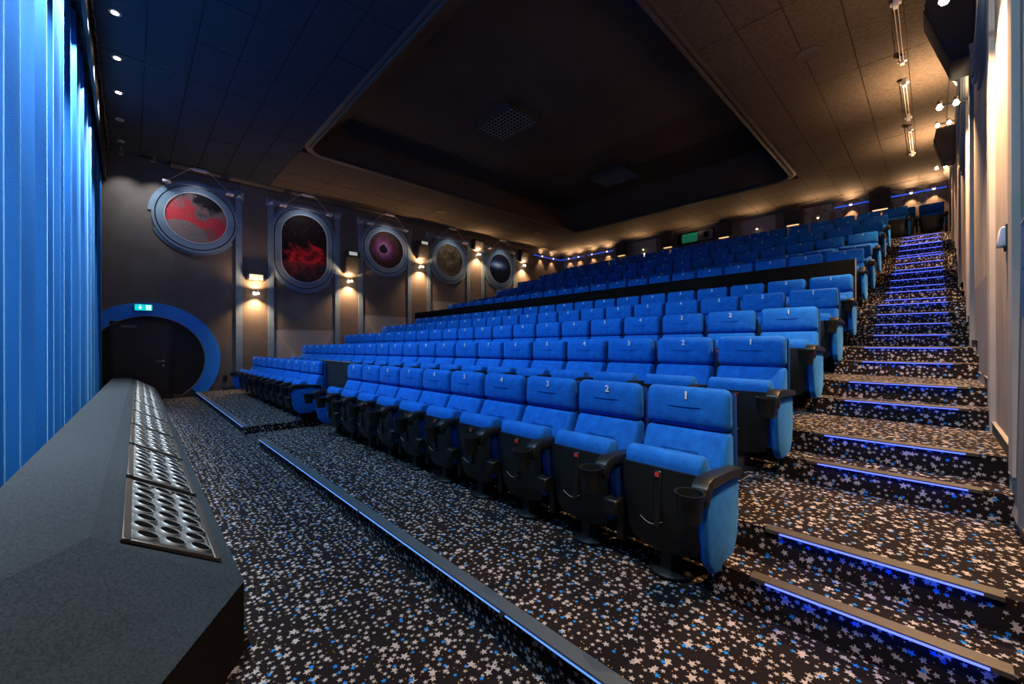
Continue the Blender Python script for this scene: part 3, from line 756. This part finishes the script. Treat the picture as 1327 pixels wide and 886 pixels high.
# pilasters of the left wall
PIL = [2.364, 3.20, 5.23, 6.05, 8.02, 8.90, 10.93, 11.78, 13.78]
pil_lab = ['blue grey wall pilaster right of the red nebula porthole', 'blue grey wall pilaster left of the tall crimson porthole', 'blue grey wall pilaster right of the tall crimson porthole',
           'blue grey wall pilaster left of the purple porthole', 'blue grey wall pilaster right of the purple porthole', 'blue grey wall pilaster left of the olive porthole',
           'blue grey wall pilaster right of the olive porthole', 'blue grey wall pilaster left of the galaxy porthole', 'blue grey wall pilaster right of the galaxy porthole']
for y, l_ in zip(PIL, pil_lab): pilaster(XL, 1, y, 0., 5.86, l_)
cross = [(1.38, 2.23), (3.32, 5.11), (6.17, 7.9), (9.02, 10.81), (11.9, 13.66)]
for i, (y0, y1) in enumerate(cross):
    o = tag(empty('crossbeam', (XL, (y0 + y1) / 2, 5.66)), 'blue grey beam over ' + ['the red nebula porthole', 'the tall crimson porthole', 'the purple porthole', 'the olive porthole', 'the galaxy porthole'][i], 'beam', 'porthole crossbeams')
    hw = (y1 - y0) / 2
    obj('rail', MB().box(0, .02, -hw, hw, 0, .15), 'paint_steel', o); obj('end_block', MB().box(0, .03, -hw * .25, hw * .25, -.02, .10), 'paint_steel', o)
for i in range(5):
    porthole(XL, 1, PH_Y[i], 4.83 if i != 1 else 4.41, .41 if i == 1 else 0., i, HOLE[i] + ' on the left wall')
    wire_light(XL, 1, PH_Y[i] + .05, 'wire-hung picture light above the ' + ['red nebula', 'tall crimson', 'purple', 'olive', 'galaxy'][i] + ' porthole')
    spot('picture_light', (XL + .75, PH_Y[i], 5.95), (XL, PH_Y[i], 4.7), E_PICT, (.85, .9, 1.0), R(95), .8, .05)
# grey wedge panels low on the left wall
for i, (y0, y1, zt, zb) in enumerate(((3.30, 5.12, 1.74, .6), (6.16, 7.92, 2.32, 1.3), (9.02, 10.82, 3.05, 2.0))):
    o = tag(empty('wall_wedge', (XL, (y0 + y1) / 2, zb)), 'pale grey wedge panel low on the left wall, ' + ['below the tall crimson porthole', 'below the purple porthole', 'below the olive porthole'][i], 'panel', 'wedge panels')
    hw = (y1 - y0) / 2; h = zt - zb
    obj('face', MB().add([(0.0, -hw, h), (0, hw, h), (.05, hw * .28, h - .85 if h > .85 else .1), (.05, -hw * .28, h - .85 if h > .85 else .1), (.09, hw * .28, 0), (.09, -hw * .28, 0), (0, hw, 0), (0, -hw, 0)],
                         [(0, 1, 2, 3), (3, 2, 4, 5), (1, 6, 4, 2), (0, 3, 5, 7)]), 'paint_steel_light', o)
# wall lamps and the things above them
LAMP = [(2.766, 2.84), (5.61, 3.50), (8.47, 4.37), (11.41, 5.30), (14.33, 5.17)]
lamp_lab = ['warm wall lamp below the emergency light box', 'warm wall lamp between crimson and purple portholes', 'warm wall lamp between purple and olive portholes', 'warm wall lamp between olive and galaxy portholes', 'warm bulb lamp right of the galaxy porthole near the back corner']
for (y, z), l_ in zip(LAMP, lamp_lab): wall_lamp(XL, 1, y, z, l_, E_SCONCE, .18, .45)
e = tag(empty('emergency_light', (XL, 2.79, 3.22)), 'black emergency light box with pale glass, above the first wall lamp', 'light')
obj('housing', MB().prism([(0, 0), (.09, 0), (.11, .10), (.08, .22), (0, .22)], 'y', -.24, .24), 'speaker_black', e, bevel=.008, seg=1)
obj('glass', MB().hexa([(.095, -.18, .03), (.095, .18, .03), (.115, .18, .03), (.115, -.18, .03)], [(.080, -.18, .19), (.080, .18, .19), (.105, .18, .19), (.105, -.18, .19)]), 'emergency_glass', e)
SPK = [(5.69, 3.76, 4.55), (8.57, 4.68, 5.40), (11.40, 5.50, 5.95), (14.33, 5.36, 5.95)]
for (y, z0, z1), l_ in zip(SPK, ['between crimson and purple portholes', 'between purple and olive portholes', 'between olive and galaxy portholes', 'right of the galaxy porthole']):
    o = speaker(XL, 1, y, z0, z1, 'black surround speaker on the left wall, ' + l_)
    if y < 9:
        obj('label_plate', MB().box(.235, .262, -.14, .14, (z1 - z0) * .8, (z1 - z0) * .95), 'emergency_glass', o)

# ------------------------------------------------------------------ right wall
porthole(XR, -1, 5.75, 4.78, 0., 2, 'porthole mural on the right wall beside the large speaker')
porthole(XR, -1, 8.9, 4.83, 0., 4, 'porthole mural on the right wall beyond the large speaker')
for y, l_ in ((3.5, 'grey pilaster nearest the camera on the right wall'), (4.75, 'grey pilaster before the right wall porthole'), (7.05, 'grey pilaster below the large right wall speaker'), (7.75, 'grey pilaster just beyond the large right wall speaker'), (10.1, 'grey pilaster at the second right wall lamp'), (13.2, 'grey pilaster furthest up the right wall')):
    pilaster(XR, -1, y, .6, 5.86, l_, .165, 'pilaster_beige')
speaker(XR, -1, 6.58, 4.3, 5.25, 'large black wedge speaker high on the right wall', .18, .38, .24)
speaker(XR, -1, 12.4, 5.05, 5.75, 'black wedge speaker further up the right wall', .18, .3, .22)
for y, z, l_, en in ((1.3, 3.4, 'warm wall lamp on the right wall beside the front of the room', .45), (4.3, 3.82, 'warm wall lamp nearest the camera at the top of the right wall', 1.), (7.4, 4.28, 'bright warm wall lamp behind the large right wall speaker', 1.), (10.5, 5.2, 'second bright warm wall lamp up the right wall', 1.), (13.6, 5.35, 'third warm wall lamp far up the right wall', .8)):
    wall_lamp(XR, -1, y, z, l_, E_AISLE * en, .26, .12 if y < 9 else .5)
for y, l_ in ((8.75, 'nearest'), (11.3, 'middle'), (13.7, 'furthest')):
    o = tag(empty('wire_light', (-.36, y, ZC)), 'wire-hung ceiling light over the aisle, %s of three' % l_, 'light', 'wire-hung aisle lights')
    for s_ in (-1, 1):
        obj('bracket', MB().box(-.03, .03, s_ * .85 - .05, s_ * .85 + .05, -.13, .0).box(-.06, .06, s_ * .85 - .03, s_ * .85 + .03, -.09, -.05), 'white_plastic', o, bevel=.008)
    for dx in (-.02, .02): obj('wire', MB().tube([(dx, -.85, -.1), (dx, .85, -.1)], .006, 5), 'wire', o)
f_ = tag(empty('wall_fixture', (XR, 3.98, 1.92)), 'small grey box fixture on the right wall beside the steps', 'fixture')
obj('body', MB().prism([(0, 0), (-.045, 0), (-.03, .12), (0, .12)], 'y', -.05, .05), 'white_plastic', f_, bevel=.01); obj('mount', MB().box(-.01, 0, -.07, .07, -.02, .13), 'speaker_black', f_)
f_ = tag(empty('wall_board', (XR, 3.06, 1.45)), 'blue board at the right edge on the right wall', 'board')
for i in range(2): obj('panel', MB().box(-.012, 0, -.2, .2, i * .24, i * .24 + .232), 'panel_blue', f_)
obj('trim', MB().box(-.015, 0, -.2, .2, .472, .48), 'white_rim', f_)
for i, (y0, y1, zt, zb) in enumerate(((4.84, 6.95, 1.9, .9), (2.9, 3.86, 1.8, .4))):
    o = tag(empty('wall_wedge', (XR, (y0 + y1) / 2, zb)), ['pale grey wedge panel on the right wall beside the steps', 'pale grey wedge panel on the right wall below the blue board'][i], 'panel', 'wedge panels')
    hw = (y1 - y0) / 2; h = zt - zb
    obj('face', MB().add([(0, -hw, h), (0, hw, h), (-.02, hw * .3, .05), (-.02, -hw * .3, .05), (-.03, hw * .3, 0), (-.03, -hw * .3, 0), (0, hw, 0), (0, -hw, 0)], [(0, 1, 2, 3), (3, 2, 4, 5), (1, 6, 4, 2), (0, 3, 5, 7)]), 'paint_steel_light', o)

# ------------------------------------------------------------------ back wall
def back_pil(x, label, z0=5.0, z1=6.02):
    o = tag(empty('pilaster', (x, YB, z0)), label, 'pilaster', 'back wall pilasters'); h = z1 - z0
    obj('strip', MB().box(-.10, .10, -.03, 0, 0, h), 'paint_steel_light', o)
    obj('pyramid_cap', MB().add([(-.16, 0, h - .3), (.16, 0, h - .3), (.16, 0, h), (-.16, 0, h), (0, -.1, h - .15)], [(0, 1, 4), (1, 2, 4), (2, 3, 4), (3, 0, 4), (3, 2, 1, 0)]), 'paint_steel_light', o)
bp = [-.20, -.76, -1.52, -2.2, -2.55, -3.05]
for i, x in enumerate(bp): back_pil(x, 'grey back wall pilaster, %s from the right corner' % NTH[i])
for i, x in enumerate((-13.9, -13.3, -12.6, -11.6)): back_pil(x, 'grey back wall pilaster, %s from the left corner' % NTH[i])
def back_lamp(x, z, label, e, out=.22):
    o = tag(empty('corner_lamp', (x, YB, z)), label, 'lamp', 'back wall lamps')
    obj('cup', MB().lathe([(.02, -.05), (.055, -.01), (.06, .03), (.05, .03)], (0, -.14, 0), 12), 'steel', o, smooth=True)
    obj('arm', MB().box(-.012, .012, -.14, 0, -.02, .0), 'steel', o)
    obj('bulb', MB().lathe([(.015, -.065), (.03, -.05), (.045, -.015)], (0, -.14, 0), 10), 'bulb_soft', o, smooth=True)
    spot('back_up', (x, YB - out, z + .04), (x, YB - out * 2.3, z + 1), e * 1.0, WARM, R(168), .6, .02)
    spot('back_down', (x, YB - .12, z - .08), (x, YB - .04, z - 1), e, WARM, R(80), .7, .02)
for i, (x, e_) in enumerate(((.02, 45), (-.46, 45), (-1.87, 45), (-13.6, 45), (-12.95, 45), (-12.1, 45), (-11.2, 45))):
    back_lamp(x, 5.86, 'small silver lamp on the back wall, ' + ['rightmost', 'second from the right', 'third from the right', 'in the left corner', 'second from the left corner', 'third from the left corner', 'fourth from the left corner'][i], e_)
for x, l_ in ((-2.74, 'small silver spot on the back wall between pale pilasters'), (-4.6, 'small silver spot on the grey back wall panel right of the window'), (-9.25, 'added ceiling uplight on the grey back wall panel left of the window'), (-6.95, 'added ceiling uplight below the projection window')):
    back_lamp(x, 5.62 if x != -6.95 else 5.3, l_, 60, .5)  # the last two are added uplights that brighten the back ceiling
for i, (y, e_) in enumerate(((16.6, 45), (15.7, 45))):
    o = tag(empty('corner_lamp', (XL, y, 5.86)), 'small silver lamp on the left wall near the back corner, ' + ('nearest the corner' if i == 0 else 'second from the corner'), 'lamp', 'back wall lamps')
    obj('cup', MB().lathe([(.02, -.05), (.055, -.01), (.06, .03), (.05, .03)], (.14, 0, 0), 12), 'steel', o, smooth=True)
    obj('bulb', MB().lathe([(.015, -.065), (.03, -.05), (.045, -.015)], (.14, 0, 0), 10), 'bulb_soft', o, smooth=True)
    spot('back_up', (XL + .12, y, 5.92), (XL + .05, y, 7), e_ * .6, WARM, R(120), .8, .02); spot('back_down', (XL + .12, y, 5.78), (XL + .04, y, 4.8), e_, WARM, R(80), .7, .02)
for x0, x1, l_ in ((-.9, .28, 'blue light bar on the back wall in the right corner'), (-2.3, -1.4, 'blue light bar on the back wall left of the right speaker'), (-14.25, -12.7, 'blue light bar on the back wall in the left corner'), (-12.4, -10.9, 'blue light bar on the back wall next to the left corner bar')):
    o = tag(empty('light_bar', ((x0 + x1) / 2, YB - .08, 5.83)), l_, 'light', 'blue light bars'); hw = (x1 - x0) / 2
    obj('tube', MB().box(-hw, hw, -.012, .012, -.012, .012), 'led_rope', o); obj('mount', MB().box(-hw * .5, hw * .5, .02, .08, -.02, .02), 'steel', o)
o = tag(empty('light_bar', (XL + .08, 16.2, 5.83)), 'blue light bar on the left wall by the back corner', 'light', 'blue light bars')
obj('tube', MB().box(-.012, .012, -1.1, 1.0, -.012, .012), 'led_rope', o); obj('mount', MB().box(-.08, -.02, -.5, .5, -.02, .02), 'steel', o)
def back_speaker(x, label, z0=5.5, z1=6.1, hw=.25):
    o = tag(empty('wall_speaker', (x, YB, z0)), label, 'speaker', 'back wall speakers'); h = z1 - z0
    obj('cabinet', MB().prism([(0, 0), (-.2, 0), (-.28, h * .8), (-.25, h), (0, h)], 'x', -hw, hw), 'speaker_black', o)
    obj('grille', MB().hexa([(-hw + .03, -.215, .03), (hw - .03, -.215, .03), (hw - .03, -.195, .03), (-hw + .03, -.195, .03)], [(-hw + .03, -.292, h * .78), (hw - .03, -.292, h * .78), (hw - .03, -.27, h * .78), (-hw + .03, -.27, h * .78)]), 'speaker_grille', o)
    obj('under_lamp', MB().box(-hw * .7, hw * .7, -.16, -.06, -.02, -.005), 'lamp_soft', o)
    spot('speaker_glow', (x, YB - .1, z0 - .05), (x, YB - .03, z0 - 1), 5, WARM, R(130), .8, .03)
for i, x in enumerate((-1.16, -3.47, -5.78, -8.1, -10.4)): back_speaker(x, 'black speaker on the back wall, %s from the right corner' % NTH[i])
wd = empty('window_1', (-6.95, YB, 5.45)); struct(wd, 'projection window with green glow in the back wall', 'window')
obj('frame', MB().box(-.82, -.74, -.05, 0, 0, .62).box(.80, .88, -.05, 0, 0, .62).box(-.82, .88, -.05, 0, .56, .64).box(-.82, .88, -.09, 0, -.06, .06), 'trim_brown', wd)
obj('pane', MB().box(-.74, .80, -.01, -.004, .06, .56), 'black_hole', wd)
obj('green_pane', MB().box(-.55, .1, -.02, -.011, .12, .50), 'window_green', wd); obj('booth_wall', MB().box(.12, .72, -.02, -.011, .12, .52), 'window_room', wd); obj('projector', MB().box(.36, .56, -.05, -.02, .2, .45).lathe([(.07, -.09), (.07, -.05)], (.46, 0, .33), 12, 'y'), 'box_black', wd)
for x, l_ in ((-4.6, 'grey panel on the back wall right of the projection window'), (-9.25, 'grey panel on the back wall left of the projection window')):
    o = tag(empty('wall_panel', (x, YB, 5.3)), l_, 'panel', 'back wall panels')
    obj('board', MB().box(-.58, .58, -.03, 0, 0, .72), 'paint_steel_light', o); obj('sill', MB().box(-.58, .58, -.10, 0, -.03, .03), 'white_rim', o)

# ------------------------------------------------------------------ downlights above the curtain (a row along the ceiling edge, carried on out of view for the seat fill; two at the far end are off)
DX = [-.5 - 1.3 * i for i in range(11)]
dl_lab = ['%s downlight from the right wall above the curtain' % NTH[i] for i in range(11)]
for i, x in enumerate(DX):
    on = x > -11.5
    o = tag(empty('downlight', (x, -.15, ZC)), ('lit ' if on else 'unlit ') + dl_lab[i], 'downlight', 'curtain downlights')
    obj('trim_ring', MB().lathe([(.045, .0), (.075, 0), (.07, -.012), (.048, -.01)], n=20), 'steel', o, smooth=True)
    obj('lens', MB().lathe([(.048, -.002), (.04, -.012), (.01, -.016)], n=16), 'bulb' if on else 'vent_grey', o, smooth=True)
    if on:
        if x < -2.5: spot('curtain_wash', (x, -.15, ZC - .05), (x, -1.3, 2.8), E_CURT, WHITE, R(62), .6, .04)
        spot('seat_fill', (x, -.12, ZC - .05), (x, -.12 + 4.3 / math.tan(R(54)), ZC - .05 - 4.3), E_SEAT_FILL, COOL, R(74), .2, .06)  # added fill for the seats, standing in for blue bounce off the curtain

# two small wall-wash downlights at the left end, above the exit
for i, y in enumerate((-.15, .45)):
    o = tag(empty('downlight', (XL + .45, y, ZC)), 'small silver wall-wash light above the exit, ' + ('beside the curtain' if i == 0 else 'nearer the porthole'), 'downlight', 'exit wall washers')
    obj('body', MB().lathe([(.02, 0), (.02, -.10), (.05, -.12), (.06, -.20), (.05, -.20)], n=16), 'steel', o, smooth=True)
    obj('lens', MB().lathe([(.05, -.195), (.01, -.19)], n=14), 'vent_grey', o)
    spot('wall_wash', (XL + .45, y, ZC - .24), (XL, y + .5, 1.2), 85, (.85, .92, 1.0), R(95), .9, .05)
